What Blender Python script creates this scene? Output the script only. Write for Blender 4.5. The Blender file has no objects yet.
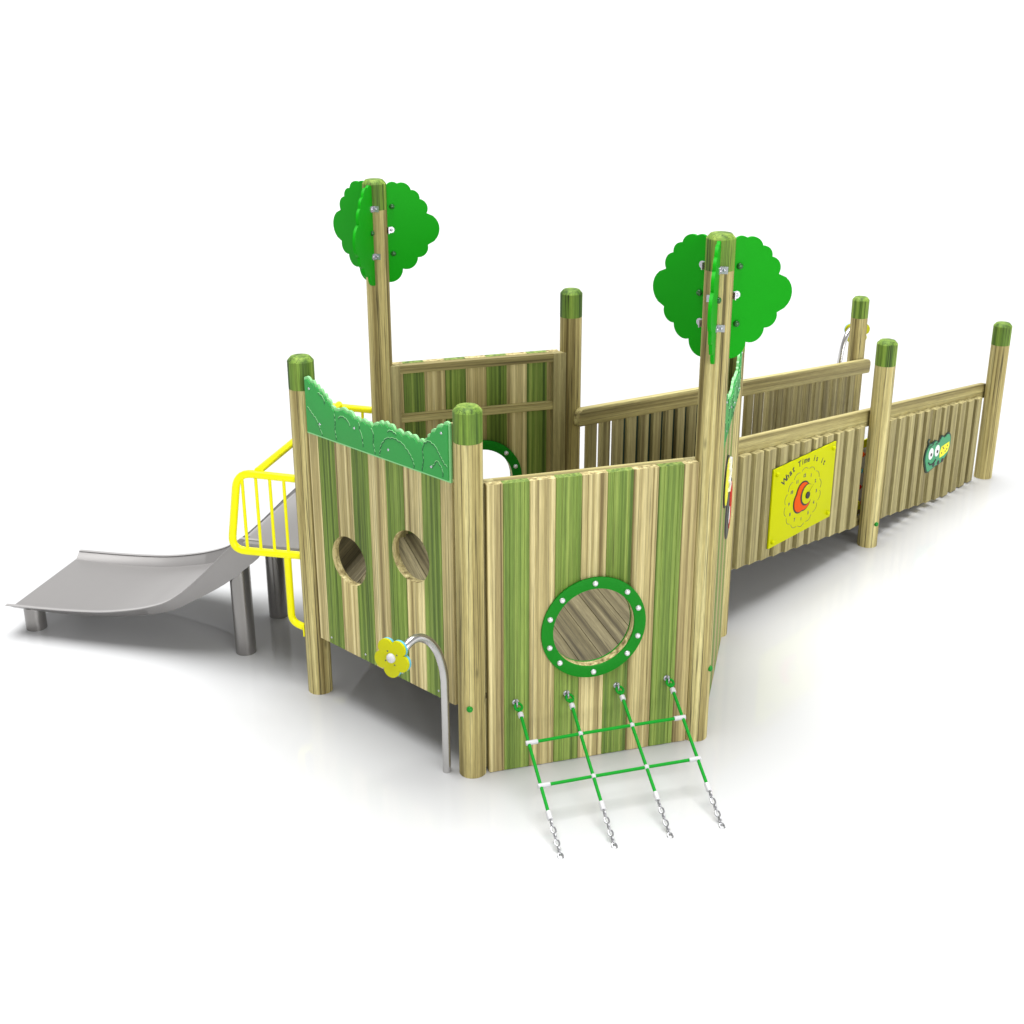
import bpy, bmesh, math, random
from mathutils import Vector, Matrix
random.seed(7)
PI = math.pi
scn = bpy.context.scene
C = scn.collection

# ------------------------------------------------------------------ layout
P = {'B': (-.1927, 5.6585), 'C': (.9186, 5.9878), 'F': (1.1873, 7.1227), 'E': (.3519, 7.9125),
     'D': (-.7502, 7.5928), 'A': (-1.0339, 6.4696), 'G': (2.3829, 8.418), 'H': (3.5746, 9.7074), 'I': (2.7328, 10.5098)}
P = {k: Vector(v) for k, v in P.items()}
HS, HT, HG, HH = 1.8516, 2.5348, 1.4067, 1.192
R_POST = .065
DECK = .42

# ------------------------------------------------------------------ materials
def nodes(name):
    m = bpy.data.materials.new(name); m.use_nodes = True
    nt = m.node_tree; b = nt.nodes['Principled BSDF']
    return m, nt, b

def setin(b, k, v):
    if k in b.inputs: b.inputs[k].default_value = v

def plain(name, col, rough=.4, metal=0, spec=.5, bump=0, bscale=60, var=.0):
    m, nt, b = nodes(name)
    setin(b, 'Base Color', (*col, 1)); setin(b, 'Roughness', rough); setin(b, 'Metallic', metal)
    setin(b, 'Specular IOR Level', spec)
    tc = nt.nodes.new('ShaderNodeTexCoord')
    n = nt.nodes.new('ShaderNodeTexNoise'); n.inputs['Scale'].default_value = bscale; n.inputs['Detail'].default_value = 4
    nt.links.new(tc.outputs['Object'], n.inputs['Vector'])
    mr = nt.nodes.new('ShaderNodeMapRange')
    mr.inputs[3].default_value = 1 - var; mr.inputs[4].default_value = 1 + var
    nt.links.new(n.outputs['Fac'], mr.inputs[0])
    mx = nt.nodes.new('ShaderNodeVectorMath'); mx.operation = 'SCALE'
    mx.inputs[0].default_value = col
    nt.links.new(mr.outputs[0], mx.inputs['Scale'])
    nt.links.new(mx.outputs[0], b.inputs['Base Color'])
    if bump:
        bp = nt.nodes.new('ShaderNodeBump'); bp.inputs['Strength'].default_value = bump; bp.inputs['Distance'].default_value = .002
        nt.links.new(n.outputs['Fac'], bp.inputs['Height']); nt.links.new(bp.outputs[0], b.inputs['Normal'])
    return m

def wood(name, light, mid, dark, axis='Z', cross=26., along=.9, crack=.55, knots=True, seed=0., rough=.62, streak=7.):
    """stretched grain along the given local axis; fine pores, broad tone streaks, thin cracks, a few knots"""
    m, nt, b = nodes(name)
    N, L = nt.nodes.new, nt.links.new
    tc = N('ShaderNodeTexCoord')
    oi = N('ShaderNodeObjectInfo')
    ad = N('ShaderNodeVectorMath'); ad.operation = 'ADD'
    sc = N('ShaderNodeVectorMath'); sc.operation = 'SCALE'; sc.inputs[0].default_value = (7.3, 5.1, 9.7)
    L(oi.outputs['Random'], sc.inputs['Scale'])
    L(tc.outputs['Object'], ad.inputs[0]); L(sc.outputs[0], ad.inputs[1])
    def mapped(c, a):
        mp = N('ShaderNodeMapping')
        v = [c, c, c]; v['XYZ'.index(axis)] = a
        mp.inputs['Scale'].default_value = v; mp.inputs['Location'].default_value = (seed, seed * 2, seed * 3)
        L(ad.outputs[0], mp.inputs[0]); return mp
    def noise(mp, s, d, r=.6, dist=0.):
        n = N('ShaderNodeTexNoise'); n.inputs['Scale'].default_value = s; n.inputs['Detail'].default_value = d
        n.inputs['Roughness'].default_value = r; n.inputs['Distortion'].default_value = dist
        L(mp.outputs[0], n.inputs['Vector']); return n
    n1 = noise(mapped(cross, along), 1., 3., .55, .15)
    n2 = noise(mapped(cross * 5, along * 16), 1., 3., .75)
    n3 = noise(mapped(streak * 2.2, .12), 1., 1.5)
    n4 = noise(mapped(cross * 1.4, along * .55), 1., 2., .5, .25)
    r = N('ShaderNodeValToRGB'); cr = r.color_ramp
    cr.elements[0].position = .36; cr.elements[0].color = (*dark, 1)
    cr.elements[1].position = .64; cr.elements[1].color = (*light, 1)
    e = cr.elements.new(.5); e.color = (*mid, 1)
    a1 = N('ShaderNodeMath'); a1.operation = 'MULTIPLY_ADD'; a1.inputs[1].default_value = .55
    a2 = N('ShaderNodeMath'); a2.operation = 'MULTIPLY'; a2.inputs[1].default_value = .45
    L(n3.outputs['Fac'], a2.inputs[0]); L(n1.outputs['Fac'], a1.inputs[0]); L(a2.outputs[0], a1.inputs[2])
    L(a1.outputs[0], r.inputs[0])
    pr = N('ShaderNodeMapRange'); pr.inputs[1].default_value = .3; pr.inputs[2].default_value = .7
    pr.inputs[3].default_value = .74; pr.inputs[4].default_value = 1.2
    L(n2.outputs['Fac'], pr.inputs[0])
    mu = N('ShaderNodeVectorMath'); mu.operation = 'SCALE'
    L(r.outputs[0], mu.inputs[0]); L(pr.outputs[0], mu.inputs['Scale'])
    # thin cracks: narrow band of a very stretched noise
    c1 = N('ShaderNodeMath'); c1.operation = 'SUBTRACT'; c1.inputs[1].default_value = .5
    c2 = N('ShaderNodeMath'); c2.operation = 'ABSOLUTE'
    c3 = N('ShaderNodeMapRange'); c3.inputs[1].default_value = .0; c3.inputs[2].default_value = .022
    c3.inputs[3].default_value = 1 - crack; c3.inputs[4].default_value = 1.
    L(n4.outputs['Fac'], c1.inputs[0]); L(c1.outputs[0], c2.inputs[0]); L(c2.outputs[0], c3.inputs[0])
    mu2 = N('ShaderNodeVectorMath'); mu2.operation = 'SCALE'
    L(mu.outputs[0], mu2.inputs[0]); L(c3.outputs[0], mu2.inputs['Scale'])
    out = mu2
    if knots:
        vo = N('ShaderNodeTexVoronoi'); vo.inputs['Scale'].default_value = 1.
        mk = mapped(9., 2.6); L(mk.outputs[0], vo.inputs['Vector'])
        k = N('ShaderNodeMapRange'); k.inputs[1].default_value = .03; k.inputs[2].default_value = .10
        k.inputs[3].default_value = .52; k.inputs[4].default_value = 1.
        L(vo.outputs['Distance'], k.inputs[0])
        mu3 = N('ShaderNodeVectorMath'); mu3.operation = 'SCALE'
        L(mu2.outputs[0], mu3.inputs[0]); L(k.outputs[0], mu3.inputs['Scale']); out = mu3
    L(out.outputs[0], b.inputs['Base Color'])
    setin(b, 'Roughness', rough); setin(b, 'Specular IOR Level', .3)
    bp = N('ShaderNodeBump'); bp.inputs['Strength'].default_value = .35; bp.inputs['Distance'].default_value = .003
    hs = N('ShaderNodeMath'); hs.operation = 'MULTIPLY'
    L(n1.outputs['Fac'], hs.inputs[0]); L(c3.outputs[0], hs.inputs[1])
    L(hs.outputs[0], bp.inputs['Height']); L(bp.outputs[0], b.inputs['Normal'])
    return m

M = {}
TL, TM, TD = (.74, .645, .33), (.46, .38, .165), (.175, .13, .048)
M['post'] = wood('post_timber', (.66, .585, .27), (.45, .375, .145), (.16, .12, .035), cross=34, along=.5, crack=.85)
M['post_green'] = wood('post_green_stain', (.27, .39, .06), (.14, .245, .03), (.04, .09, .01), cross=34, along=.55, crack=.85, knots=False)
M['tan'] = wood('tan_plank', TL, TM, TD, cross=48, along=.35, crack=.5, streak=19, knots=False)
M['green'] = wood('green_plank', (.30, .39, .085), (.165, .25, .042), (.06, .11, .018), cross=48, along=.35, crack=.5, streak=19, knots=False, seed=3.)
M['slat'] = wood('slat_timber', (.48, .425, .20), (.34, .295, .13), (.17, .14, .055), cross=34, along=.5, crack=.3, streak=16, knots=False)
M['rail'] = wood('rail_timber', (.52, .46, .20), (.36, .305, .12), (.15, .12, .04), axis='X', cross=30, along=.4, crack=.5, knots=False)
M['deck'] = wood('deck_timber', (.21, .18, .10), (.135, .114, .058), (.06, .047, .022), axis='Y', cross=26, along=.5, crack=.5, knots=False)
M['deckx'] = wood('deck_edge_timber', (.20, .17, .10), (.13, .11, .06), (.06, .05, .026), axis='X', cross=26, along=.5, crack=.5, knots=False)
M['steel'] = plain('brushed_steel_sheet', (.275, .265, .26), rough=.34, metal=.4, spec=.5, bscale=14, var=.015)
M['tube_steel'] = plain('polished_steel_tube', (.52, .51, .50), rough=.22, metal=.9, bscale=30, var=.03)
M['leg_steel'] = plain('dull_steel_leg', (.27, .26, .25), rough=.24, metal=.75, bscale=30, var=.03)
M['bolt_steel'] = plain('bolt_steel', (.46, .45, .50), rough=.25, metal=.6, bscale=90, var=.06)
M['bolt_bright'] = plain('zinc_bolt', (.66, .66, .68), rough=.25, metal=.35, bscale=90, var=.05)
M['rim_steel'] = plain('rim_steel', (.34, .33, .325), rough=.4, metal=.3, bscale=14, var=.02)
M['chain_steel'] = plain('galvanised_chain', (.30, .30, .31), rough=.35, metal=.7, bscale=120, var=.15)
M['yellow'] = plain('yellow_powder_coat', (.84, .80, .0), rough=.35, spec=.25, bscale=40, var=.01)
M['board_yellow'] = plain('yellow_board', (.51, .535, .0), rough=.5, spec=.08, bscale=20, var=.02)
M['leaf'] = plain('leaf_green_board', (.003, .31, .003), rough=.55, spec=.12, bscale=12, var=.03)
M['ring'] = plain('porthole_green', (.004, .20, .008), rough=.5, spec=.15, bscale=20, var=.03)
M['capg'] = plain('dark_green_cap', (.01, .11, .015), rough=.3, bscale=40, var=.05)
M['capl'] = plain('green_plastic_cap', (.004, .22, .012), rough=.35, spec=.3, bscale=40, var=.05)
M['frieze'] = plain('frieze_green', (.042, .31, .068), rough=.5, spec=.15, bscale=14, var=.03)
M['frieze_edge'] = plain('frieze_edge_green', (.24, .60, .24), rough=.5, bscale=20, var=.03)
M['groove'] = plain('engraved_groove', (.01, .10, .03), rough=.6)
M['rope'] = plain('green_rope', (.006, .27, .02), rough=.7, spec=.15, bump=.6, bscale=220, var=.2)
M['ferrule'] = plain('grey_plastic_ferrule', (.50, .50, .51), rough=.4, bscale=60, var=.03)
M['black'] = plain('black_print', (.012, .012, .012), rough=.5)
M['orange'] = plain('orange_print', (.68, .085, .004), rough=.6, spec=.1)
M['white'] = plain('white_plastic', (.80, .80, .80), rough=.4)
M['red'] = plain('red_print', (.55, .004, .004), rough=.5, spec=.15)
M['blue'] = plain('light_blue_board', (.10, .42, .55), rough=.5)
M['flower'] = plain('yellow_flower_board', (.47, .47, 0), rough=.45, spec=.2, bscale=20, var=.02)
M['mint'] = plain('mint_green_print', (.045, .30, .13), rough=.5)
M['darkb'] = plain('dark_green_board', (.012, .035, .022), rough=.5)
M['greyp'] = plain('dark_grey_print', (.05, .055, .06), rough=.5)
M['yprint'] = plain('bright_yellow_print', (.82, .78, .01), rough=.45)

def ground_mat():
    m, nt, b = nodes('white_gloss_ground')
    N, L = nt.nodes.new, nt.links.new
    tc = N('ShaderNodeTexCoord'); n = N('ShaderNodeTexNoise'); n.inputs['Scale'].default_value = .8; n.inputs['Detail'].default_value = 3
    L(tc.outputs['Object'], n.inputs['Vector'])
    r = N('ShaderNodeValToRGB'); r.color_ramp.elements[0].color = (.525, .528, .533, 1); r.color_ramp.elements[1].color = (.54, .543, .548, 1)
    L(n.outputs['Fac'], r.inputs[0]); L(r.outputs[0], b.inputs['Base Color'])
    setin(b, 'Roughness', .04); setin(b, 'IOR', 1.48); setin(b, 'Specular IOR Level', .5)
    return m
M['ground'] = ground_mat()

# ------------------------------------------------------------------ mesh helpers
def link(name, me, parent=None, mw=None):
    o = bpy.data.objects.new(name, me); C.objects.link(o)
    if parent: o.parent = parent
    if mw is not None: o.matrix_local = mw
    return o

class MB:
    def __init__(s): s.bm = bmesh.new(); s.mats = []
    def mi(s, m):
        if m not in s.mats: s.mats.append(m)
        return s.mats.index(m)
    def prism(s, pts, ext, m='tan', smooth=False):
        """pts: list of 3d points (closed polygon), ext: extrusion vector"""
        bm = s.bm; ext = Vector(ext); k = s.mi(m)
        a = [bm.verts.new(p) for p in pts]; b = [bm.verts.new(Vector(p) + ext) for p in pts]
        n = len(pts); fs = [bm.faces.new(a[::-1]), bm.faces.new(b)]
        for i in range(n):
            f = bm.faces.new((a[i], a[(i + 1) % n], b[(i + 1) % n], b[i])); f.smooth = smooth; fs.append(f)
        for f in fs: f.material_index = k
        return fs
    def box(s, x0, x1, y0, y1, z0, z1, m='tan', ch=0.):
        """box with chamfered long edges seen from outside (-y face) when ch>0"""
        if ch:
            pts = [(x0, y1, z0), (x0, y0 + ch, z0), (x0 + ch, y0, z0), (x1 - ch, y0, z0), (x1, y0 + ch, z0), (x1, y1, z0)]
        else:
            pts = [(x0, y0, z0), (x1, y0, z0), (x1, y1, z0), (x0, y1, z0)]
            pts = [pts[0], pts[3], pts[2], pts[1]]
        s.prism(pts, (0, 0, z1 - z0), m)
    def tube(s, path, r, m='steel', seg=14, caps=True, closed=False):
        bm = s.bm; k = s.mi(m); path = [Vector(p) for p in path]; n = len(path); rings = []
        up = None
        for i, p in enumerate(path):
            if closed: t = (path[(i + 1) % n] - path[i - 1]).normalized()
            else: t = (path[min(i + 1, n - 1)] - path[max(i - 1, 0)]).normalized()
            if up is None:
                up = Vector((0, 0, 1)) if abs(t.z) < .9 else Vector((1, 0, 0))
            u = (up - t * up.dot(t)).normalized(); up = u; v = t.cross(u)
            rr = r[i] if isinstance(r, (list, tuple)) else r
            rings.append([bm.verts.new(p + (u * math.cos(a) + v * math.sin(a)) * rr) for a in [2 * PI * j / seg for j in range(seg)]])
        for i in range(n if closed else n - 1):
            a, b = rings[i], rings[(i + 1) % n]
            for j in range(seg):
                f = bm.faces.new((a[j], a[(j + 1) % seg], b[(j + 1) % seg], b[j])); f.smooth = True; f.material_index = k
        if caps and not closed:
            f = bm.faces.new(rings[0][::-1]); f.material_index = k
            f = bm.faces.new(rings[-1]); f.material_index = k
    def lathe(s, prof, m, seg=32, mat=Matrix(), smooth=True):
        bm = s.bm; k = s.mi(m); rings = []
        for r, z in prof:
            if r < 1e-6: rings.append([bm.verts.new(mat @ Vector((0, 0, z)))])
            else: rings.append([bm.verts.new(mat @ Vector((r * math.cos(2 * PI * j / seg), r * math.sin(2 * PI * j / seg), z))) for j in range(seg)])
        for a, b in zip(rings, rings[1:]):
            for j in range(seg):
                q = [a[j % len(a)], a[(j + 1) % len(a)] if len(a) > 1 else None, b[(j + 1) % seg] if len(b) > 1 else b[0], b[j] if len(b) > 1 else None]
                q = [x for x in q if x is not None]
                f = bm.faces.new(q); f.smooth = smooth; f.material_index = k
        for ring, rev in ((rings[0], True), (rings[-1], False)):
            if len(ring) > 1:
                f = bm.faces.new(ring[::-1] if rev else ring); f.material_index = k
    def build(s, name, parent=None, mw=None, sharp=40, bevel=0):
        bm = s.bm
        bmesh.ops.recalc_face_normals(bm, faces=bm.faces)
        if bevel:
            es = [e for e in bm.edges if len(e.link_faces) == 2 and e.calc_face_angle(0) > .6]
            bmesh.ops.bevel(bm, geom=es, offset=bevel, segments=2, profile=.6, affect='EDGES', clamp_overlap=True)
        me = bpy.data.meshes.new(name); bm.to_mesh(me); bm.free()
        for m in s.mats: me.materials.append(M[m])
        try: me.set_sharp_from_angle(angle=math.radians(sharp))
        except Exception: pass
        return link(name, me, parent, mw)

def empty(name, loc, rz=0, label=None, cat=None, group=None):
    o = bpy.data.objects.new(name, None); C.objects.link(o); o.location = loc; o.rotation_euler = (0, 0, rz)
    o.empty_display_size = .1
    if label: o['label'] = label
    if cat: o['category'] = cat
    if group: o['group'] = group
    return o

def frame_mat(p1, p2, z=0.):
    """local x from p1 to p2, local -y = outwards (right hand of p1->p2), z up"""
    d = (p2 - p1).normalized()
    return Matrix.Translation((p1.x, p1.y, z)) @ Matrix.Rotation(math.atan2(d.y, d.x), 4, 'Z')

def bezier_round(pts, r, n=6):
    """polyline with rounded corners"""
    pts = [Vector(p) for p in pts]; out = [pts[0]]
    for a, b, c in zip(pts, pts[1:], pts[2:]):
        d1 = (a - b).normalized(); d2 = (c - b).normalized()
        rr = min(r, (a - b).length * .49, (c - b).length * .49)
        p, q = b + d1 * rr, b + d2 * rr
        for i in range(n + 1):
            t = i / n; out.append(p * (1 - t) ** 2 + b * 2 * t * (1 - t) + q * t * t)
    out.append(pts[-1]); return out

def catmull(pts, n=6):
    pts = [Vector(p) for p in pts]; e = [pts[0] * 2 - pts[1]] + pts + [pts[-1] * 2 - pts[-2]]; out = []
    for i in range(1, len(e) - 2):
        a, b, c, d = e[i - 1:i + 3]
        for j in range(n):
            t = j / n
            out.append(.5 * ((2 * b) + (c - a) * t + (2 * a - 5 * b + 4 * c - d) * t * t + (3 * b - a - 3 * c + d) * t ** 3))
    out.append(pts[-1]); return out

def boolean_cut(o, cutters):
    for c in cutters:
        md = o.modifiers.new('cut', 'BOOLEAN'); md.operation = 'DIFFERENCE'; md.object = c; md.solver = 'EXACT'
    dg = bpy.context.evaluated_depsgraph_get(); dg.update()
    me = bpy.data.meshes.new_from_object(o.evaluated_get(dg))
    o.modifiers.clear(); old = o.data; o.data = me; bpy.data.meshes.remove(old)
    for c in cutters:
        d = c.data; bpy.data.objects.remove(c); bpy.data.meshes.remove(d)

def disc_prism(mb, cx, cz, r, y0, y1, m, n=40, ri=None):
    """disc (or ring) in the local xz plane, from y0 to y1"""
    if ri is None:
        mb.prism([(cx + r * math.cos(2 * PI * i / n), y0, cz + r * math.sin(2 * PI * i / n)) for i in range(n)], (0, y1 - y0, 0), m)
    else:
        bm = mb.bm; k = mb.mi(m)
        def ring(rr, y): return [bm.verts.new((cx + rr * math.cos(2 * PI * i / n), y, cz + rr * math.sin(2 * PI * i / n))) for i in range(n)]
        a, b, c, d = ring(r, y0), ring(r, y1), ring(ri, y1), ring(ri, y0)
        for u, v, sm in ((a, b, True), (b, c, False), (c, d, True), (d, a, False)):
            for i in range(n):
                f = bm.faces.new((u[i], u[(i + 1) % n], v[(i + 1) % n], v[i])); f.material_index = k; f.smooth = sm

def dome(mb, c, nrm, r, h, m, seg=14, base=0.):
    """domed bolt head at c pointing along nrm"""
    nrm = Vector(nrm).normalized()
    q = nrm.to_track_quat('Z', 'Y').to_matrix().to_4x4()
    prof = [(r, 0), (r, base)] if base else [(r, 0)]
    prof += [(r * math.cos(a), base + h * math.sin(a)) for a in (.35, .7, 1.05, 1.35)] + [(0, base + h)]
    mb.lathe(prof, m, seg, Matrix.Translation(c) @ q)

# ------------------------------------------------------------------ ground
mb = MB(); k = mb.mi('ground')
vs = [mb.bm.verts.new((250 * math.cos(2 * PI * i / 64), 8 + 250 * math.sin(2 * PI * i / 64), 0)) for i in range(64)]
mb.bm.faces.new(vs)
g = mb.build('ground'); g['kind'] = 'structure'; g['label'] = 'white glossy ground'

# ------------------------------------------------------------------ posts
def post_mesh(h, r=R_POST, band=.16):
    a = MB(); a.lathe([(r, 0), (r, h - band)], 'post', 40)
    b = MB(); b.lathe([(r + .0006, h - band), (r + .0006, h - .022), (r - .003, h - .017), (r * .74, h - .001), (r * .70, h), (0, h)], 'post_green', 40)
    return a, b

def add_post(key, h, parent, origin):
    a, b = post_mesh(h)
    loc = Vector((P[key].x - origin.x, P[key].y - origin.y, 0))
    rot = {'A': .4, 'B': 1.3, 'C': 2.9, 'D': .9, 'E': 4., 'F': 5., 'G': 2.2, 'H': .2, 'I': 3.3}.get(key, 1.)
    o = a.build('post', parent, Matrix.Translation(loc) @ Matrix.Rotation(rot, 4, 'Z'), sharp=60)
    c = b.build('post_cap', o, sharp=30)
    return o, rot

ctr2 = sum((P[k] for k in 'ABCDEF'), Vector((0, 0))) / 6
ctr = Vector((ctr2.x, ctr2.y, 0))
tower = empty('play_tower', ctr, 0, 'six-sided timber play tower with green and tan striped plank walls and two tree-topped posts', 'play tower')
posts = {}
for k, h in zip('BCFEDA', (HS, HT, HS, HS, HT, HS)):
    posts[k] = add_post(k, h, tower, ctr)

def cap_on_post(post, rot, ang, z, m='capl', r=.0155):
    mb = MB(); a = ang - rot; n = Vector((math.cos(a), math.sin(a), 0))
    dome(mb, n * (R_POST - .004) + Vector((0, 0, z)), n, r, .011, m, base=.008)
    mb.build('bolt_cap', post)
cap_on_post(*posts['B'], math.radians(-97), .382)
cap_on_post(*posts['C'], math.radians(-32), .40)
cap_on_post(*posts['C'], math.radians(165), .40)

# foliage plates: half outline in (r, z) with scalloped lobes
def foliage_outline():
    J = [(480, 160), (568, 150), (640, 148), (735, 200), (795, 268), (842, 375), (846, 612), (772, 702), (662, 782), (530, 868), (480, 872)]
    bulge = [0, .20, .24, .24, .26, .40, .26, .26, .28, .24, 0]
    conv = lambda x, y: Vector(((x - 480) / 1254, 1.972 + ((2.272 - (y - 492) / 1254) - 1.972) * .93))
    out = []
    for i in range(len(J) - 1):
        a, b = conv(*J[i]), conv(*J[i + 1]); d = b - a; nrm = Vector((-d.y, d.x))
        if nrm.dot((a + b) / 2 - Vector((0, 2.24))) < 0: nrm = -nrm
        bl = bulge[i]
        n = 10 if bl else 1
        for j in range(n):
            t = j / n
            if bl:   # circular arc between the two junctions
                hh = bl; rr_ = (.25 + hh * hh) / (2 * hh); x = t - .5
                out.append(a + d * t + nrm * (math.sqrt(max(rr_ * rr_ - x * x, 0)) - (rr_ - hh)))
            else: out.append(a + d * t)
    out.append(conv(*J[-1])); return out
FO = foliage_outline()
def foliage(post, rot, angs):
    for ai, ang in enumerate(angs):
        a = ang - rot
        R = Matrix.Rotation(a, 4, 'Z')
        mb = MB()
        pts = [(.0, -.0075, FO[0].y)] + [(max(p.x, .0), -.0075, p.y) for p in FO] + [(0, -.0075, FO[-1].y)]
        pts = [(R_POST - .03, -.0075, FO[0].y - .004)] + [(max(p.x, R_POST - .03), -.0075, p.y) for p in FO[1:-1]] + [(R_POST - .03, -.0075, FO[-1].y)]
        mb.prism(pts, (0, .015, 0), 'leaf', smooth=False)
        mb.build('foliage_plate', post, R, sharp=35, bevel=.0012)
        for i, z in enumerate((2.385, 2.257, 2.125)):
            for side in (-1, 1):
                steel = ((i % 2 == 0) == (side == 1))
                if steel:
                    b = MB()
                    y0 = side * .0078
                    b.box(R_POST + .001, R_POST + .020, min(y0, y0 + side * .004), max(y0, y0 + side * .004), z - .016, z + .016, 'bolt_steel')
                    disc_prism(b, R_POST + .020, z, .0175, min(y0, y0 + side * .004) - .0003, max(y0, y0 + side * .004) + .0003, 'bolt_steel', 18)
                    b.box(R_POST - .002, R_POST + .003, min(y0, y0 + side * .036), max(y0, y0 + side * .036), z - .016, z + .016, 'bolt_steel')
                    dome(b, (R_POST + .020, y0 + side * .0045, z), (0, side, 0), .0085, .006, 'bolt_steel', 10)
                    dome(b, (R_POST + .003, y0 + side * .02, z), (1, 0, 0), .007, .005, 'bolt_steel', 10)
                    b.build('bracket', post, R)
                else:
                    b = MB(); dome(b, (R_POST + .028, side * .0075, z), (0, side, 0), .0145, .010, 'capg', base=.007)
                    b.build('bolt_cap', post, R)
ANG = [math.radians(a) for a in (-103.7, 16.3, 136.3)]
foliage(*posts['C'], ANG); foliage(*posts['D'], ANG)

# ------------------------------------------------------------------ wall panels
W0, W1 = .074, 1.096
def planks_mesh(z0, z1, front=-.038, back=.004):
    mb = MB(); edges = [W0, W0 + .0745] + [W0 + .0745 + .1247 * i for i in range(1, 8)] + [W1]
    for i in range(9):
        m = 'green' if i % 2 else 'tan'
        a, b = edges[i] + .0004, edges[i + 1] - .0004
        # board with eased edges and two shallow machined beads
        w = b - a; c = .0035; gq = .0016
        f = front
        xs = [a, a + c]
        prof = [(a, back), (a, f + c), (a + c, f)]
        if w > .1:
            for t in (.22, .80):
                x = a + w * t; prof += [(x - gq, f), (x, f + .0022), (x + gq, f)]
        prof += [(b - c, f), (b, f + c), (b, back)]
        mb.prism([(x, y, z0) for x, y in prof], (0, 0, z1 - z0), m)
    return mb

def wall_panel(k1, k2, z0, z1=1.486, holes=(), ring=None, midrail=1.163, screws=(), tall=0):
    mw = Matrix.Translation(-ctr) @ frame_mat(P[k1], P[k2])
    o = planks_mesh(z0, z1).build('wall_panel', tower, mw)
    bpy.context.view_layer.update()
    cut = []
    for (cx, cz, r) in list(holes) + ([ring[:3]] if ring else []):
        c = MB(); disc_prism(c, cx, cz, r, -.2, .2, 'tan', 56); cut.append(c.build('cutter', None, o.matrix_world.copy()))
    if cut:
        bpy.context.view_layer.update(); boolean_cut(o, cut)
    f = MB(); y0, y1 = .0045, .050; st = .048
    f.box(W0 - .030, W0 + st, y0, y1, z0 + .01, z1 - .001, 'slat')
    f.build('stile', o); f = MB()
    f.box(W1 - st, W1 + .019, y0, y1, z0 + .01, (1.745 if tall else z1 - .001), 'slat')
    f.build('stile', o)
    f = MB(); f.box(W0 + st + .0005, W1 - st - .0005, y0, y1, z1 - .048, z1 - .001, 'rail'); f.build('top_rail', o)
    f = MB(); f.box(W0 + st + .0005, W1 - st - .0005, y0, y1 - .004, midrail - .022, midrail + .022, 'rail'); f.build('mid_rail', o)
    if ring:
        cx, cz, ri, ro, rb = ring
        for (ya, yb, sg) in ((-.0385 - .010, -.0385, -1), (.0045, .0145, 1)):
            b = MB(); disc_prism(b, cx, cz, ro, ya, yb, 'ring', 72, ri - .001); b.build('porthole_ring', o, bevel=.0015, sharp=30)
            for a in (90, 46, 19, -18, -43, -90, -137, -162, 161, 134):
                b = MB(); a = math.radians(a)
                dome(b, (cx + rb * math.cos(a), ya if sg < 0 else yb, cz + rb * math.sin(a)), (0, sg, 0), .0135, .010, 'bolt_bright', 16, .004)
                b.build('bolt', o)
    for x, z in screws:
        b = MB(); dome(b, (x, -.0378, z), (0, -1, 0), .006, .003, 'bolt_steel', 10); b.build('screw', o)
    return o
RING = (.591, .712, .205, .262, .233)
pAB = wall_panel('A', 'B', .352, holes=((.346, .872, .13), (.808, 1.038, .13)), screws=((.17, .385), (.44, .385), (.72, .385), (.98, .385)), tall=1)
pBC = wall_panel('B', 'C', .003, ring=RING)
pCF = wall_panel('C', 'F', .003, tall=1)
pDE = wall_panel('E', 'D', .352, ring=(1.159 - .591, .712, .205, .262, .233))

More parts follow.
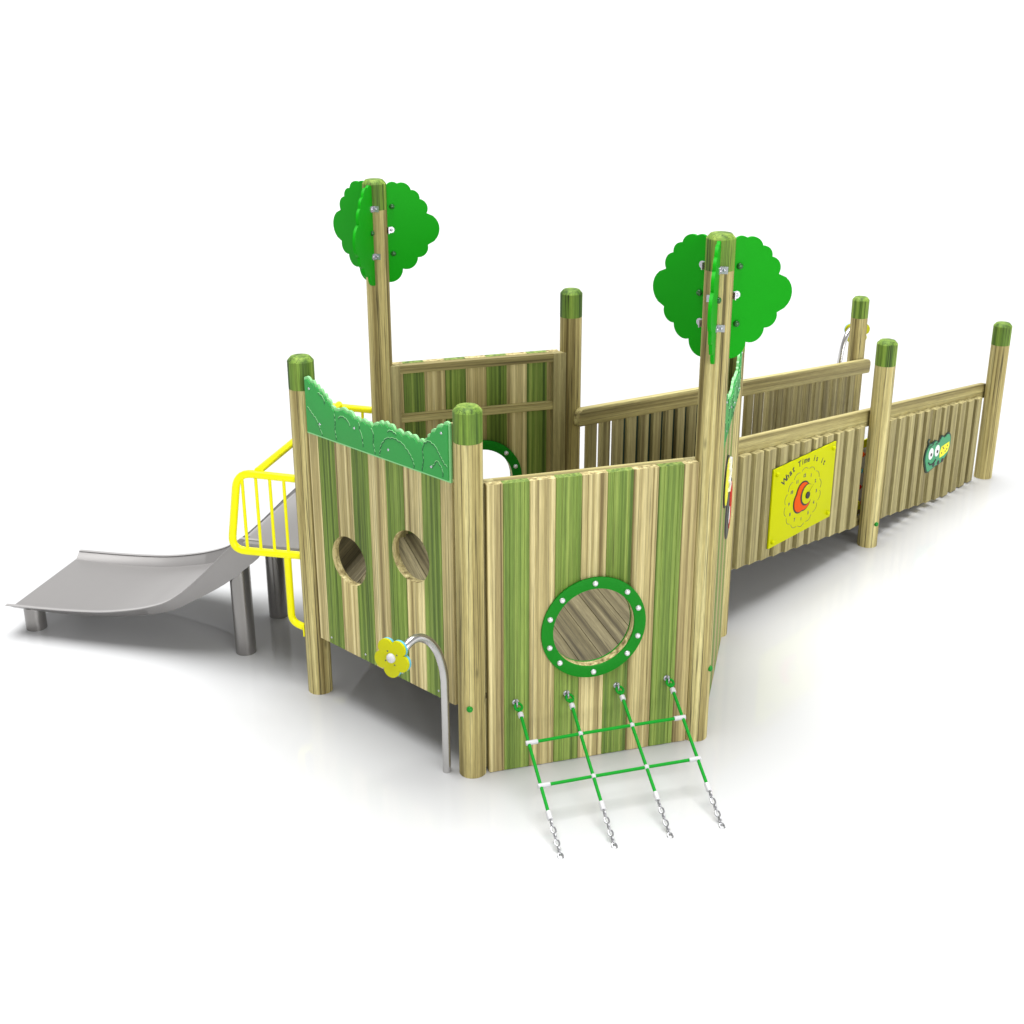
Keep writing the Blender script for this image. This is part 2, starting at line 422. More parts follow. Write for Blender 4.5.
# scalloped bush frieze along the top of a wall
def scallop(pts, amp, step=.030):
    """walk along a polyline adding small outward bumps"""
    out = []
    for (a, b) in zip(pts, pts[1:]):
        a, b = Vector(a), Vector(b); d = b - a; L = d.length; n = max(1, round(L / step)); nr = Vector((-d.y, d.x)).normalized()
        if nr.y < 0: nr = -nr
        for i in range(n):
            for j in range(6):
                t = (i + j / 6) / n; out.append(a + d * t + nr * amp * math.sin(PI * j / 6))
    out.append(Vector(pts[-1])); return out
def frieze(k1, k2):
    mw = Matrix.Translation(-ctr) @ frame_mat(P[k1], P[k2])
    top = [(.088, 1.772), (.14, 1.765), (.20, 1.737), (.256, 1.702), (.315, 1.643), (.345, 1.667), (.405, 1.672), (.455, 1.652), (.50, 1.643), (.545, 1.650),
           (.585, 1.632), (.63, 1.662), (.70, 1.672), (.745, 1.655), (.80, 1.650), (.85, 1.655), (.90, 1.643), (.945, 1.640), (.985, 1.690), (1.02, 1.722), (1.065, 1.752), (1.108, 1.768)]
    s = scallop(top, .013, .042)
    b = MB(); b.prism([(.088, -.0385, 1.490)] + [(p.x, -.0385, p.y) for p in s] + [(1.108, -.0385, 1.490)], (0, -.012, 0), 'frieze_edge')
    o = b.build('frieze', tower, mw, sharp=30)
    s2 = scallop([(x, z - .014) for x, z in top], .013, .042)
    s2[0].x = .097; s2[-1].x = 1.099
    s2 = [p for p in s2 if .097 <= p.x <= 1.099]
    b = MB(); b.prism([(.097, -.0507, 1.500)] + [(p.x, -.0507, p.y) for p in s2] + [(1.099, -.0507, 1.500)], (0, -.007, 0), 'frieze')
    b.build('frieze_face', o, bevel=.001, sharp=30)
    y = -.0578
    for line, lt in ([[(.315, 1.635), (.320, 1.59), (.316, 1.55), (.322, 1.51)], 0], [[(.585, 1.625), (.60, 1.60), (.596, 1.55), (.605, 1.505)], 0],
                 [[(.495, 1.635), (.50, 1.60), (.515, 1.57), (.52, 1.52)], 0], [[(.945, 1.632), (.935, 1.60), (.94, 1.55), (.93, 1.505)], 0],
                 [[(.64, 1.505), (.655, 1.56), (.69, 1.60), (.745, 1.612), (.80, 1.60), (.845, 1.565), (.87, 1.53), (.872, 1.503)], 1],
                 [[(.945, 1.635), (.98, 1.655), (1.02, 1.64), (1.05, 1.60), (1.075, 1.57), (1.095, 1.56)], 1],
                 [[(.11, 1.625), (.14, 1.60), (.175, 1.575), (.20, 1.53), (.215, 1.503)], 1], [[(.20, 1.715), (.235, 1.70), (.245, 1.672)], 1],
                 [[(.345, 1.62), (.375, 1.635), (.41, 1.625), (.43, 1.60)], 1], [[(.70, 1.635), (.725, 1.645), (.76, 1.635)], 1],
                 [[(1.0, 1.535), (1.03, 1.575), (1.06, 1.545), (1.065, 1.51)], 1]):
        sc = scallop(line, .005 if lt else .002, .024)
        g_ = MB(); g_.tube([(p.x, y - .0002, p.y) for p in sc], .0023, 'groove', 5)
        g_.build('engraved_line', o)
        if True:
            g_ = MB(); g_.tube([(p.x, y - .0002, p.y + .0045) for p in sc], .0017, 'frieze_edge', 5); g_.build('painted_highlight', o)  # pale green line stands in for light caught along the groove
    for x, z in ((.13, 1.725), (.20, 1.56), (.46, 1.60), (.70, 1.55), (.99, 1.54), (1.06, 1.715)):
        b_ = MB(); dome(b_, (x, y, z), (0, -1, 0), .0065, .004, 'bolt_steel', 10); b_.build('screw', o)
    return o
frieze('A', 'B'); frieze('C', 'F')

# ------------------------------------------------------------------ tower deck
def clip(poly, n, d):
    out = []
    for i in range(len(poly)):
        a, b = poly[i], poly[(i + 1) % len(poly)]; da, db = n.dot(a) - d, n.dot(b) - d
        if da <= 0: out.append(a)
        if da * db < 0: out.append(a + (b - a) * (da / (da - db)))
    return out
ah = math.atan2((P['C'] - P['B']).y, (P['C'] - P['B']).x)
rotl = Matrix.Rotation(-ah, 2)
hexl = [rotl @ (P[k] - ctr2) for k in 'BCFEDA']
hexl = [v * 1.0 for v in hexl]
mb = MB(); x = -1.1
while x < 1.1:
    poly = clip(clip(hexl, Vector((-1, 0)), -(x + .0015)), Vector((1, 0)), x + .1225)
    if len(poly) > 2:
        mb.prism([(p.x, p.y, DECK - .03) for p in poly], (0, 0, .03), 'deck')
    x += .124
deck = mb.build('deck', tower, Matrix.Rotation(ah, 4, 'Z'), bevel=.002)
# edge board at the slide side and riser up to the slide head
mw = Matrix.Translation(-ctr) @ frame_mat(P['D'], P['A'])
b = MB(); b.box(.07, 1.09, -.0645, .055, DECK - .03, DECK + .005, 'deckx'); b.build('edge_board', tower, mw)
b = MB(); b.box(.07, 1.09, -.085, -.066, DECK - .03, .74, 'deckx'); b.build('step_riser', tower, mw)

# ------------------------------------------------------------------ ramp
ud = (P['H'] - P['F']).normalized(); LR = (P['H'] - P['F']).length
ra = math.atan2(ud.y, ud.x)
rampO = Vector(((P['F'].x + P['H'].x + P['E'].x + P['I'].x) / 4, (P['F'].y + P['H'].y + P['E'].y + P['I'].y) / 4, 0))
ramp = empty('access_ramp', rampO, 0, 'long sloping timber access ramp with slatted sides and handrails', 'ramp')
P['K'] = P['E'] + (P['G'] - P['F'])
for k, h in (('G', HG), ('H', HH), ('I', HH + .006), ('K', HG)):
    posts[k] = add_post(k, h, ramp, rampO)
cap_on_post(*posts['G'], math.radians(-60), .168)
rt = lambda S: 1.142 - .12 * S          # top of handrail
def side_frame(origin, far):
    """local frame with x down the ramp; inward direction is -y for the far side (towards camera), +y for the near side"""
    return Matrix.Translation(-rampO) @ frame_mat(origin, origin + ud)
def board_line(s0, s1, off0, off1, top, hgt, th, parent, mwf, name, m='rail', rounded=True):
    """rail from s0 to s1 following the slope"""
    L = math.hypot(s1 - s0, .12 * (s1 - s0)); ang = math.atan(.12)
    b = MB(); r = .05 if rounded else .0
    if rounded:
        pts = []
        for cx, cz, a0 in ((r, -r, PI), (L - r, -r, PI / 2)):
            for i in range(7):
                a = a0 - i / 6 * PI / 2; pts.append((cx + r * math.cos(a), cz + r * math.sin(a)))
        rb = .018
        for cx, cz, a0 in ((L - rb, -hgt + rb, 0), (rb, -hgt + rb, -PI / 2)):
            for i in range(4):
                a = a0 - i / 3 * PI / 2; pts.append((cx + rb * math.cos(a), cz + rb * math.sin(a)))
    else: pts = [(0, 0), (L, 0), (L, -hgt), (0, -hgt)]
    b.prism([(x, off0, z) for x, z in pts], (0, off1 - off0, 0), m)
    R = Matrix.Translation((s0, 0, top(s0))) @ Matrix.Rotation(ang, 4, 'Y')
    return b.build(name, parent, mwf @ R, bevel=.009)
fr = side_frame(P['F'], False); re = side_frame(P['E'], True)
# near side: posts at y=0, inward = +y ; far side: inward = -y
for mwf, sg, sh in ((fr, 1, 0), (re, -1, 0)):
    a, c = sorted((sg * .0655, sg * .1105))
    board_line(-.035, LR + .04, a, c, rt, .112, .045, ramp, mwf, 'handrail')
    a, c = sorted((sg * .0655, sg * .1105))
    board_line(.06, LR - .02, a, c, lambda S: DECK - .035 - .12 * S, .055 if sg > 0 else .07, .045, ramp, mwf, 'bearer', rounded=False)
    for bay in (0, 1):
        base = (.076 if sg > 0 else .105) + bay * (1.768 if sg > 0 else 1.762)
        for i in range(12):
            s = base + .1325 * i - (.012 if bay and sg > 0 else 0)
            zt = rt(s + .045) - .086; zb = max(.006, rt(s + .045) - .783)
            y0, y1 = sorted((sg * .0652, sg * (.0182 if sg > 0 else .0332)))
            b = MB(); m_ = .082
            b.box(s, s + m_, y0, y1, 0, zt - zb, 'slat')
            b.build('slat', ramp, mwf @ Matrix.Translation((0, 0, zb)), bevel=.0018)
# ramp deck boards run across
b = MB(); Wd = (P['E'] - P['F']).length; s = -.02; L = LR
ang = math.atan(.12)
i = 0
while s < L + .02:
    b.box(s, s + .118, .112, Wd - .112, -.028, 0, 'deck'); s += .1225
o = b.build('ramp_deck', ramp, fr @ Matrix.Translation((0, 0, DECK)) @ Matrix.Rotation(ang, 4, 'Y'), bevel=.002)

# ------------------------------------------------------------------ slide
AD = P['D'] - P['A']; tl = AD.normalized(); nl = Vector((-tl.y, tl.x)); Mid = (P['A'] + P['D']) / 2
# local frame: x = outwards (k), y = -lateral?  use x=k, y=lat' with lat = along A->D ; right-handed needs y = -lat
def slide_frame():
    m = Matrix.Identity(4)
    m.col[0][:3] = (nl.x, nl.y, 0); m.col[1][:3] = (-tl.x, -tl.y, 0); m.col[2][:3] = (0, 0, 1)
    m.translation = (Mid.x, Mid.y, 0); return m
SF = slide_frame()
S0 = SF @ Vector((1.2, 0, 0))
slide = empty('slide', S0, 0, 'wide grey steel slide on round steel legs running down from the tower', 'slide')
SL = Matrix.Translation(-S0) @ SF
rim = [(.455, .757), (.49, .755), (.55, .702), (.64, .612), (.74, .512), (.86, .402), (.97, .325), (1.08, .281), (1.2, .248), (1.37, .216), (1.55, .200), (1.75, .191), (2.0, .186)]
rimc = catmull([(a, 0, b_) for a, b_ in rim], 4)
def wall_h(k): 
    pts = [(.45, .004), (.50, .02), (.60, .075), (.85, .082), (1.0, .062), (1.2, .050), (1.6, .045), (2.0, .033)]
    for (a, u), (c, v) in zip(pts, pts[1:]):
        if k <= c: return u + (v - u) * (max(k, a) - a) / (c - a)
    return pts[-1][1]
bed = [(.42, .744), (.44, .746)] + [(p.x, p.z - wall_h(p.x)) for p in rimc]
b = MB(); hw = .345; th = .007
k_ = b.mi('steel'); bm = b.bm
def sheet(b, rows, mat):
    """rows: list of lists of 3d points -> smooth grid"""
    k = b.mi(mat); v = [[b.bm.verts.new(p) for p in r] for r in rows]
    for i in range(len(v) - 1):
        for j in range(len(v[0]) - 1):
            f = b.bm.faces.new((v[i][j], v[i][j + 1], v[i + 1][j + 1], v[i + 1][j])); f.smooth = True; f.material_index = k
rows_t = [[(k, -hw, z), (k, hw, z)] for k, z in bed]
top = [(k, z) for k, z in bed]; bot = [(k, z - th) for k, z in bed][::-1]
b.prism([(k, -hw, z) for k, z in top + bot], (0, 2 * hw, 0), 'steel', smooth=True)
slide_bed = b.build('slide_bed', slide, SL, sharp=50)
for sg in (-1, 1):
    rimw = [(.375, .757), (.42, .757)] + [(p.x, p.z) for p in rimc]
    def cheek(k):
        pts = [(.37, .055), (.40, .115), (.455, .165), (.49, .195), (.55, .195), (.64, .172), (.73, .140), (.85, .098), (1.0, .076), (1.2, .062), (1.6, .056), (2.0, .042)]
        for (a_, u_), (c_, v_) in zip(pts, pts[1:]):
            if k <= c_: return u_ + (v_ - u_) * (max(k, a_) - a_) / (c_ - a_)
        return pts[-1][1]
    b = MB(); rows = []
    for k, z in rimw:
        h_ = cheek(k)
        rows.append([(k, sg * .400, z), (k, sg * (hw + .001), z - h_), (k, sg * (hw - .005), z - h_), (k, sg * .394, z)])
    k_ = b.mi('steel'); V = [[b.bm.verts.new(p) for p in r] for r in rows]
    for u_, v_ in zip(V, V[1:]):
        for j in range(4):
            f = b.bm.faces.new((u_[j], u_[(j + 1) % 4], v_[(j + 1) % 4], v_[j])); f.smooth = True; f.material_index = k_
    for r in (V[0], V[-1]):
        f = b.bm.faces.new(r); f.material_index = k_
    b.build('side_wall', slide, SL, sharp=50)
    b = MB()   # folded rim flange
    pts = rimw + [(k, z + .004) for k, z in rimw][::-1]
    b.prism([(k, sg * .392, z + .0005) for k, z in pts], (0, sg * .022, 0), 'rim_steel', smooth=True)
    b.build('rim_flange', slide, SL, sharp=50)
    # lip under the head plate
b = MB(); b.box(.048, .452, -.45, .45, .7455, .757, 'steel'); b.build('head_plate', slide, SL, bevel=.002)
b = MB(); b.box(.052, .40, -.44, -.42, .705, .745, 'steel'); b.build('head_flange', slide, SL); b = MB(); b.box(.052, .40, .42, .44, .705, .745, 'steel')
b.build('head_flange', slide, SL)
def bed_z(k):
    for (a, u), (c, v) in zip(bed, bed[1:]):
        if a <= k <= c: return u + (v - u) * (k - a) / (c - a)
    return bed[-1][1]
for kk, lat in ((1.90, -.29), (1.90, .25), (.572, -.275), (.576, .205)):
    zt = bed_z(kk) - th - .004
    b = MB()
    # tube cut to follow the underside
    n = 28; r = .058 if kk < 1 else .060
    ring0 = [(kk + r * math.cos(2 * PI * i / n), -lat + r * math.sin(2 * PI * i / n)) for i in range(n)]
    bmv = b.bm; km = b.mi('leg_steel')
    lo = [bmv.verts.new((x, y, 0)) for x, y in ring0]
    hi = [bmv.verts.new((x, y, bed_z(x) - th - .002)) for x, y in ring0]
    for i in range(n):
        f = bmv.faces.new((lo[i], lo[(i + 1) % n], hi[(i + 1) % n], hi[i])); f.smooth = True; f.material_index = km
    leg = b.build('leg', slide, SL, sharp=60)
for lat in (-.275, .205):
    b = MB(); k0, k1 = .47, .76; pts = [(k0, bed_z(k0) - th - .003), (k1, bed_z(k1) - th - .003), (k1, bed_z(k1) - th - .02), (k0, bed_z(k0) - th - .02)]
    b.prism([(k, -lat - .075, z - .002) for k, z in pts], (0, .15, 0), 'leg_steel'); b.build('mounting_plate', slide, SL)

# ------------------------------------------------------------------ yellow guard rails at the slide head
gO = SF @ Vector((.25, 0, 0))
guard = empty('slide_guard', Vector((gO.x, gO.y, 0)), 0, 'yellow tubular steel guard loops with thin balusters and crossbar over the top of the slide', 'guard rail')
GL = Matrix.Translation(-Vector((gO.x, gO.y, 0))) @ SF
for sg in (1, -1):           # sg 1 = near side (lat -.585)
    y = .585 * sg; b = MB()
    loop = [(.045, y, 1.207), (.385, y, 1.213), (.452, y, .775), (.055, y, .782)]
    b.tube(bezier_round(loop, .085, 7), .0205, 'yellow', 16); lo = b.build('guard_loop', guard, GL)
    for kk in (.36, .284, .207, .13):
        b = MB(); b.tube([(kk, y, .79), (kk, y, 1.19)], .0085, 'yellow', 10); b.build('baluster', guard, GL)
    b = MB(); b.tube(bezier_round([(.138, y, .775), (.138, y, .39), (.045, y, .36)], .09, 7), .0195, 'yellow', 16); b.build('lower_bracket', guard, GL)
    b = MB(); b.box(.058, .066, y - .03, y + .03, .325, .395, 'yellow'); b.build('fixing_plate', guard, GL, bevel=.002)
b = MB(); b.tube([(.27, .58, 1.228), (.27, -.58, 1.228)], .0205, 'yellow', 16); b.build('crossbar', guard, GL)

# ------------------------------------------------------------------ climbing net
nb = Vector(((P['C'] - P['B']).normalized().y, -(P['C'] - P['B']).normalized().x)); tb = (P['C'] - P['B']).normalized()
NO = P['B'] + tb * .59 + nb * .35
net = empty('climbing_net', (NO.x, NO.y, 0), 0, 'green rope climbing net with white joints sloping down from the front wall', 'climbing net')
NF = Matrix.Translation((-NO.x, -NO.y, 0)) @ frame_mat(P['B'], P['C'])
ropes = [(.21, .365, .192), (.466, .371, .443), (.722, .373, .709), (.984, .371, .962)]
def rp(i, t):
    s0, z0, s1 = ropes[i]; a = Vector((s0, -.062, z0)); e = Vector((s1, -.775, .0)); return a + (e - a) * t
for i in range(4):
    d = (rp(i, 1) - rp(i, 0)).normalized()
    b = MB(); b.tube([rp(i, .02), rp(i, .3), rp(i, .55), rp(i, .725)], .0078, 'rope', 10); b.build('rope', net, NF)
    # eyelet plate + shackle + rope eye
    s0, z0, _ = ropes[i]
    b = MB(); c = Vector((s0, -.052, z0 + .006))
    b.tube([c + Vector((0, .016 * math.cos(a), .016 * math.sin(a))) + Vector((-.006, 0, 0)) for a in [2 * PI * j / 16 for j in range(16)]], .0042, 'bolt_steel', 8, closed=True)
    dome(b, (s0 - .006, -.038, z0 + .006), (0, -1, 0), .016, .003, 'bolt_steel', 14, .002)
    b.build('eye_bolt', net, NF)
    b = MB(); cc = rp(i, .012)
    b.tube([cc + Vector((.017 * math.cos(a), 0, 0)) + d * (.020 * math.sin(a)) for a in [2 * PI * j / 18 for j in range(18)]], .0062, 'rope', 8, closed=True); b.build('rope_eye', net, NF)
    b = MB(); b.tube([rp(i, .055), rp(i, .085)], .0135, 'ferrule', 14); b.build('ferrule', net, NF, bevel=.002)
    b = MB(); b.tube([rp(i, .712), rp(i, .765)], .0125, 'ferrule', 14); b.build('ferrule', net, NF, bevel=.002)
    # chain
    u = Vector((0, 0, 1)); side = d.cross(u).normalized(); up = side.cross(d).normalized()
    t0 = .775; nl_ = 6; step = (1.0 - t0) / (nl_ - .4)
    for j in range(nl_):
        c0 = rp(i, t0 + step * (j + .35)); w = side if j % 2 else up; pts = []
        Lk = step * (rp(i, 1) - rp(i, 0)).length * .72; rw = .0105
        for a in [2 * PI * q / 16 for q in range(16)]:
            ex = math.cos(a); pts.append(c0 + d * (Lk * .64 * (1 if ex > 0 else -1) * abs(ex) ** .7 + 0) + w * (rw * math.sin(a)))
        b = MB(); b.tube(pts, .0040, 'chain_steel', 7, closed=True); b.build('chain_link', net, NF)
for row, t in ((0, .262), (1, .548)):
    b = MB(); b.tube([rp(0, t), rp(1, t), rp(2, t), rp(3, t)], .0078, 'rope', 10); b.build('cross_rope', net, NF)
    for i in (1, 2):
        b = MB(); b.lathe([(0, -.0135)] + [(.0135 * math.cos(a), .0135 * math.sin(a)) for a in (-1.1, -.6, 0, .6, 1.1)] + [(0, .0135)], 'ferrule', 16, Matrix.Translation(rp(i, t))); b.build('joint_ball', net, NF)
    for i, sg in ((0, 1), (3, -1)):
        v = (rp(i + sg, t) - rp(i, t)).normalized()
        b = MB(); b.tube([rp(i, t) - v * .014, rp(i, t) + v * .044], .0115, 'ferrule', 14); b.build('joint_sleeve', net, NF, bevel=.002)

# ------------------------------------------------------------------ speaking tubes with flower mouthpieces
def speaking_tube(foot, hdir, zarch, fnorm, label, top=.748, spin=0., fr_=.095, group='speaking tubes'):
    root = empty('speaking_tube', (foot.x, foot.y, 0), 0, label, 'speaking tube', group)
    h = Vector(hdir).normalized(); sc = zarch
    dz = top - .780
    path = [(0, 0), (0, .30 + dz), (.002, .50 + dz), (.010, .565 + dz), (.036, .653 + dz), (.073, .717 + dz), (.114, .758 + dz), (.161, .780 + dz), (.205, .774 + dz), (.240, .750 + dz)]
    pts = [Vector((h.x * d, h.y * d, z)) for d, z in path]
    fn = Vector(fnorm).normalized()
    fc = Vector((h.x * .305, h.y * .305, .735 + dz))
    pts += [Vector((h.x * .275, h.y * .275, .733 + dz)) - fn * .028, fc - fn * .012]
    pts = pts[:2] + catmull(pts[2:], 5)
    b = MB(); b.tube(pts, .0205, 'tube_steel', 20); b.build('tube', root)
    q = fn.to_track_quat('Y', 'Z').to_matrix().to_4x4(); q = q @ Matrix.Rotation(PI, 4, 'Z')
    # local: -y = facing direction
    FM = Matrix.Translation(fc) @ q
    def petals(r, n=5):
        out = []
        for i in range(90):
            a = 2 * PI * i / 90
            rr = r * (.70 + .30 * abs(math.cos(n * (a - spin) / 2)) ** .62); out.append((rr * math.cos(a), rr * math.sin(a)))
        return out
    b = MB(); b.prism([(x, .012, z) for x, z in petals(fr_)], (0, -.012, 0), 'blue'); b.build('flower_back', root, FM, sharp=35)
    b = MB(); b.prism([(x, -.0003, z) for x, z in petals(fr_)], (0, -.012, 0), 'flower'); fl = b.build('flower', root, FM, sharp=35, bevel=.001)
    b = MB(); dome(b, (0, -.0125, 0), (0, -1, 0), .023, .015, 'ferrule', 20, .002); b.build('mouthpiece', root, FM)
    for a in (.6, 2.2, 3.7, 5.3):
        b = MB(); dome(b, (.036 * math.cos(a), -.0123, .036 * math.sin(a)), (0, -1, 0), .004, .002, 'greyp', 8); b.build('screw', root, FM)
    return root
speaking_tube(Vector((-.318, 5.661)), (-.72, -.69), 0, (-.50, -.85, .10),
              'bent steel speaking tube with yellow flower standing in front of the two-holed wall', top=.780, spin=math.radians(128))
speaking_tube(Vector((2.668, 10.756)), (.6, .8), 0, (.1, -1, .05),
              'bent steel speaking tube with yellow flower half hidden behind the far ramp post', top=.84, spin=math.radians(18), fr_=.108)

# ------------------------------------------------------------------ text helper
def glyph(txt, size, bold=0.):
    cu = bpy.data.curves.new('glyph', 'FONT'); cu.body = txt; cu.size = size; cu.align_x = 'CENTER'; cu.extrude = .0006; cu.offset = bold
    o = bpy.data.objects.new('glyph', cu); C.objects.link(o)
    dg = bpy.context.evaluated_depsgraph_get(); dg.update()
    me = bpy.data.meshes.new_from_object(o.evaluated_get(dg)); bpy.data.objects.remove(o); bpy.data.curves.remove(cu)
    return me
def lettering(name, items, parent, mw, m='black', y=0.):
    """one raised character per object: (char, x, z, angle, size) on the local xz plane facing -y"""
    for ch, x, z, a, size in items:
        if ch == ' ': continue
        me = glyph(ch, size, .0012); me.name = name
        me.transform(Matrix.Translation((x, y, z)) @ Matrix.Rotation(-a, 4, 'Y') @ Matrix.Rotation(PI / 2, 4, 'X'))
        me.materials.clear(); me.materials.append(M[m])
        link(name, me, parent, mw)

# ------------------------------------------------------------------ clock board on the first bay of the near ramp side
yb = .0405
nO = Vector((ud.y, -ud.x)); cO = P['F'] + ud * .878 + nO * .023
clock = empty('clock_board', (cO.x, cO.y, .612), ra, 'square yellow clock game board with black lettering fixed to the near ramp slats', 'play board')
# local: x along ramp, z up, -y outward ; slat front at y=+.0412 (inward of post line)
nO_ = 0; BW, BH = .355, .252
b = MB(); b.box(-BW, BW, .0285, .0405, -BH, BH, 'board_yellow'); b.build('board', clock, bevel=.002)
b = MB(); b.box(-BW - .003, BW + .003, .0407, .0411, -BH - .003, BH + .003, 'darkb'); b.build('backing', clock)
for x in (-1, 1):
    for z in (-1, 1):
        b = MB(); dome(b, (x * (BW - .035), .0285, z * (BH - .035)), (0, -1, 0), .015, .012, 'board_yellow', 14, .006); b.build('bolt_cap', clock)
def blob(fn, n=48): return [(fn(2 * PI * i / n)[0], fn(2 * PI * i / n)[1]) for i in range(n)]
ys = .0283
def flat(name, pts, m, y, parent, t=.0012):
    b = MB(); b.prism([(x, y, z) for x, z in pts], (0, -t, 0), m); return b.build(name, parent)
# three-lobed orange rosette with black outline, pale centre and clock hand
cxk, czk = .0, -.02
def lobes(r, off=0.):
    return [(cxk - .005 + (r * .80 * (.82 + .2 * abs(math.cos(1.5 * (a + .5)))) + off) * math.cos(a), czk + (r * .80 * (.82 + .2 * abs(math.cos(1.5 * (a + .5)))) + off) * math.sin(a)) for a in [2 * PI * i / 60 for i in range(60)]]
flat('rosette_outline', lobes(.122, .010), 'black', ys, clock)
flat('rosette', lobes(.122), 'orange', ys - .0014, clock, .003)
disc = lambda cx, cz, r, n=32, e=1.: [(cx + r * e * math.cos(2 * PI * i / n), cz + r * math.sin(2 * PI * i / n)) for i in range(n)]
flat('dial_outline', disc(.035, -.01, .070), 'black', ys - .0046, clock)
flat('dial', disc(.042, -.008, .063), 'board_yellow', ys - .006, clock)
flat('hand_hub', disc(.040, -.014, .022), 'black', ys - .0074, clock, .006)
flat('clock_hand', [(.030, -.02), (.105, .042), (.05, -.005)], 'black', ys - .0075, clock)
items = []
txt = 'What Time is it'; n = len(txt)
Rr = .36
for i, ch in enumerate(txt):
    a = math.radians(126) - math.radians(72) * i / (n - 1)
    items.append((ch, Rr * 1.02 * math.cos(a), -.155 + Rr * math.sin(a), a - PI / 2, .062 if i < 5 else .052))
lettering('letter', items, clock, None, y=ys)
items = []
for i in range(12):
    a = PI / 2 - 2 * PI * (i + 1) / 12
    items.append((str(i + 1), cxk + .143 * 1.1 * math.cos(a), czk + .143 * math.sin(a) - .010, 0, .030))
lettering('numeral', items, clock, None, 'greyp', y=ys)
for i in range(14):      # broken scalloped ring around the dial
    a0 = 2 * PI * i / 14; pts = []
    for j in range(8):
        t = .10 + .8 * j / 7; a = a0 + t * 2 * PI / 14; r_ = .176 + .017 * math.sin(PI * t)
        pts.append((cxk + r_ * 1.1 * math.cos(a), ys, czk + r_ * math.sin(a)))
    b = MB(); b.tube(pts, .0015, 'greyp', 6); b.build('scallop_line', clock)

# ------------------------------------------------------------------ green smiling bug plaque on the second bay
bO = P['G'] + ud * .942 + nO * .023
bug = empty('bug_plaque', (bO.x, bO.y, .405), ra, 'small green smiling caterpillar plaque with yellow spotted patch on the far ramp slats', 'play plaque')
BS = .88
outl = [(-.19, -.06), (-.15, -.12), (-.08, -.115), (-.02, -.105), (.06, -.10), (.13, -.075), (.185, -.03), (.20, .03), (.19, .085), (.15, .115), (.09, .10), (.05, .115), (.0, .085), (-.05, .105), (-.10, .095), (-.15, .10), (-.195, .06), (-.21, 0)]
bug.scale = (.90, 1, .90)
oc = catmull([(x, 0, z) for x, z in outl + outl[:1]], 5)[:-1]
b = MB(); b.prism([(p.x * 1.07, .0405, p.z * 1.1) for p in oc], (0, -.009, 0), 'darkb'); b.build('plaque', bug)
flat('face', [(p.x, p.z) for p in oc], 'mint', .0313, bug, .003)
ysb = .0281
for ex in (-.125, -.022):
    flat('eye', disc(ex, .02, .047, 28, .85), 'white', ysb, bug); flat('pupil', disc(ex + .004, .012, .014, 16), 'black', ysb - .0014, bug)
    flat('brow', [(ex - .04, .075), (ex + .03, .088), (ex + .03, .098), (ex - .04, .086)], 'darkb', ysb, bug)
b = MB(); b.tube([(-.155, ysb, -.045), (-.12, ysb, -.072), (-.075, ysb, -.075), (-.03, ysb, -.05)], .006, 'black', 6); b.build('mouth', bug)
flat('patch', [(.035, -.055), (.10, -.05), (.17, -.03), (.188, .01), (.18, .045), (.11, .04), (.05, .035), (.025, -.01)], 'yprint', ysb, bug)
for x, z in ((.06, -.02), (.09, .01), (.12, -.02), (.15, .02), (.075, .022), (.145, -.008)):
    flat('spot', disc(x, z, .007, 10), 'greyp', ysb - .0014, bug)
for x in (-.06, .02, .09): flat('foot', disc(x, -.088, .017, 16, 1.2), 'black', ysb, bug)
b = MB(); b.tube([(-.17, .034, .10), (-.185, .034, .135), (-.165, .034, .15)], .006, 'darkb', 6); b.build('antenna', bug)

# ------------------------------------------------------------------ round plaques on the tower wall beside the ramp
CFd = (P['F'] - P['C']).normalized(); caf = math.atan2(CFd.y, CFd.x)
p1 = P['C'] + CFd * .68
yp = empty('round_plaque', (p1.x, p1.y, 1.125), caf, 'round yellow plaque with black rim on the tower wall next to the ramp', 'play plaque')
b = MB(); disc_prism(b, 0, 0, .140, -.046, -.0385, 'black', 48); b.build('rim', yp)
b = MB(); disc_prism(b, 0, 0, .127, -.049, -.0465, 'yprint', 48); b.build('disc_face', yp)
zz = [(.02, .11), (.09, .10), (.04, .06), (.11, .03), (.05, -.01), (.12, -.05), (.06, -.07)]
b = MB(); b.tube([(x, -.050, z) for x, z in zz], .013, 'white', 6); b.build('zigzag', yp)
p2 = P['C'] + CFd * .965
rp_ = empty('round_plaque', (p2.x, p2.y, .865), caf, 'round red and grey plaque below the yellow one beside the ramp', 'play plaque')
b = MB(); disc_prism(b, 0, 0, .170, -.046, -.0385, 'greyp', 48); b.build('rim', rp_)
seg = [(.150 * math.cos(a), .150 * math.sin(a)) for a in [math.radians(-70 + 170 * i / 24) for i in range(25)]]
flat('red_half', seg, 'red', -.0463, rp_, .003)
flat('white_patch', disc(-.02, -.03, .05, 20, .7), 'white', -.0496, rp_)

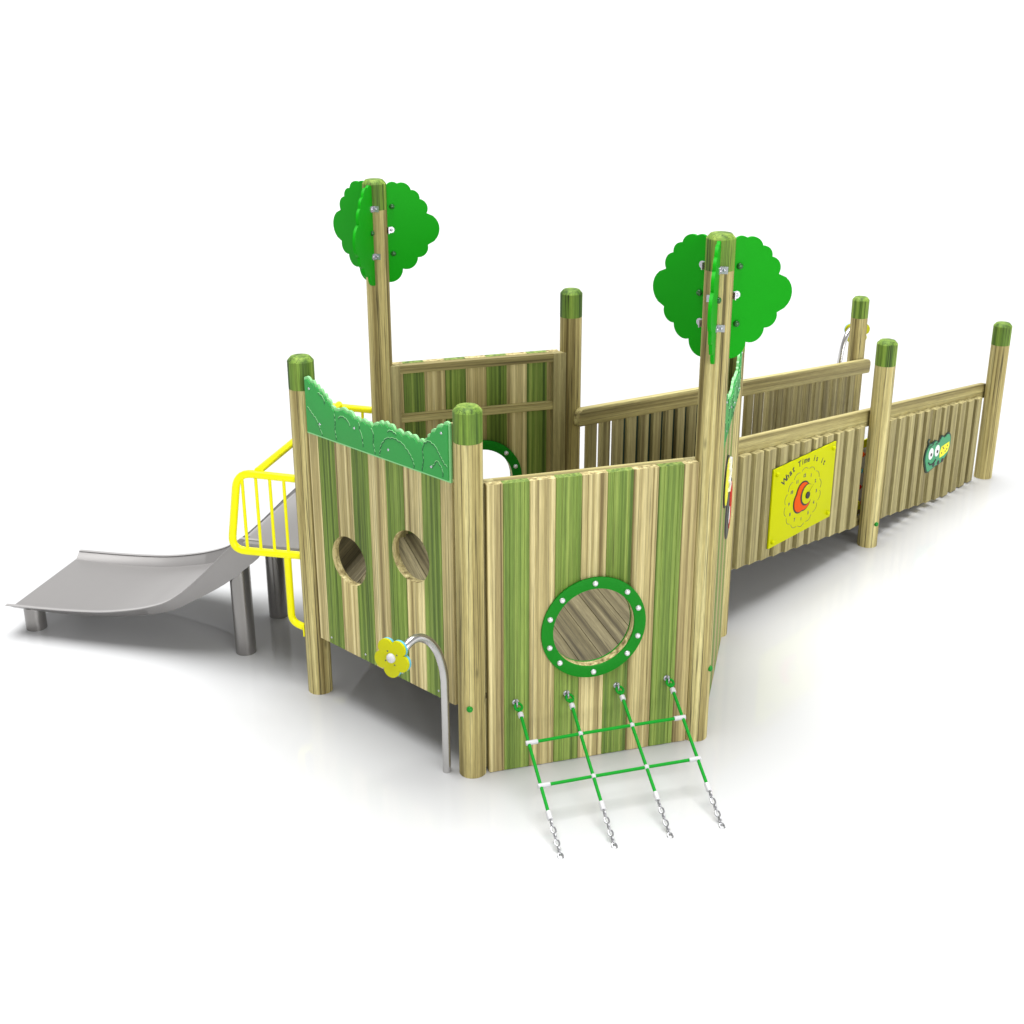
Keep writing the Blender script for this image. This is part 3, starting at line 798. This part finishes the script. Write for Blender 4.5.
# ------------------------------------------------------------------ bead board inside near bay, dark board on far side
bb = P['F'] + ud * 1.47
bead = empty('bead_board', (bb.x, bb.y, .43), ra, 'yellow board with coloured beads behind the slats beside the middle ramp post', 'play board')
b = MB(); b.box(.10, .43, .114, .124, -.26, .27, 'board_yellow'); b.build('board', bead, bevel=.002)
b = MB(); b.box(.13, .40, .1115, .1135, -.19, .215, 'ferrule'); b.build('panel_face', bead)
for i in range(4):
    for j in range(5):
        b = MB(); dome(b, (.16 + j * .053, .1113, -.18 + i * .115 + .01 * (j % 2)), (0, -1, 0), .017, .012, ['red', 'capl', 'blue', 'yprint', 'orange'][(i * 2 + j) % 5], 12, .004); b.build('bead', bead)
b2 = P['E'] + ud * .98 - nO * -.0
dkb = empty('backing_board', (b2.x, b2.y, .62), ra, 'dark green board fixed behind the far ramp slats nearest the tower', 'play board')
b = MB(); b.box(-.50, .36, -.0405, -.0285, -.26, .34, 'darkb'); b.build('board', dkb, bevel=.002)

# ------------------------------------------------------------------ light
w = bpy.data.worlds.new('World'); scn.world = w; w.use_nodes = True
nt = w.node_tree; bg = nt.nodes['Background']
# white studio surround: bright near the horizon, softer overhead
tc = nt.nodes.new('ShaderNodeTexCoord'); sx = nt.nodes.new('ShaderNodeSeparateXYZ'); rp3 = nt.nodes.new('ShaderNodeValToRGB')
nt.links.new(tc.outputs['Generated'], sx.inputs[0]); nt.links.new(sx.outputs['Z'], rp3.inputs[0]); nt.links.new(rp3.outputs[0], bg.inputs[0])
WMAX = 1.45
for i, (p_, v_) in enumerate(WR := [(0., 1.45), (.14, 1.40), (.34, .50), (1., .30)]):
    e = rp3.color_ramp.elements[i] if i < 2 else rp3.color_ramp.elements.new(p_)
    e.position = p_
for e, (p_, v_) in zip(rp3.color_ramp.elements, WR):
    e.position = p_; e.color = (v_ / WMAX,) * 3 + (1,)
bg.inputs[1].default_value = WMAX
def sun(name, frm, strength, angle, col=(1, 1, 1)):
    l = bpy.data.lights.new(name, 'SUN'); l.energy = strength; l.angle = math.radians(angle); l.color = col
    o = bpy.data.objects.new(name, l); C.objects.link(o)
    o.rotation_euler = (-Vector(frm)).to_track_quat('-Z', 'Y').to_euler(); return o
sun('overhead_softbox', (-.05, .12, 1), 5.5, 44)
sun('front_softbox', (.50, -.86, .10), 2.2, 40)

# ------------------------------------------------------------------ camera
cam = bpy.data.cameras.new('camera'); co = bpy.data.objects.new('camera', cam); C.objects.link(co)
F_, PT, RO, HC = 1364.569, .384034, -.00253, 3.64065
cam.sensor_width = 36; cam.lens = F_ / 1024 * 36; cam.clip_end = 800; cam.clip_start = .05
co.matrix_world = Matrix.Translation((0, 0, HC)) @ Matrix.Rotation(PI / 2 - PT, 4, 'X') @ Matrix.Rotation(RO, 4, 'Z')
scn.camera = co
scn.render.engine = 'CYCLES'
scn.render.resolution_x = scn.render.resolution_y = 1024
scn.cycles.max_bounces = 8; scn.cycles.diffuse_bounces = 4
v = scn.view_settings
v.view_transform = 'Standard'; v.look = 'None'; v.exposure = 0; v.gamma = 1; v.use_curve_mapping = False
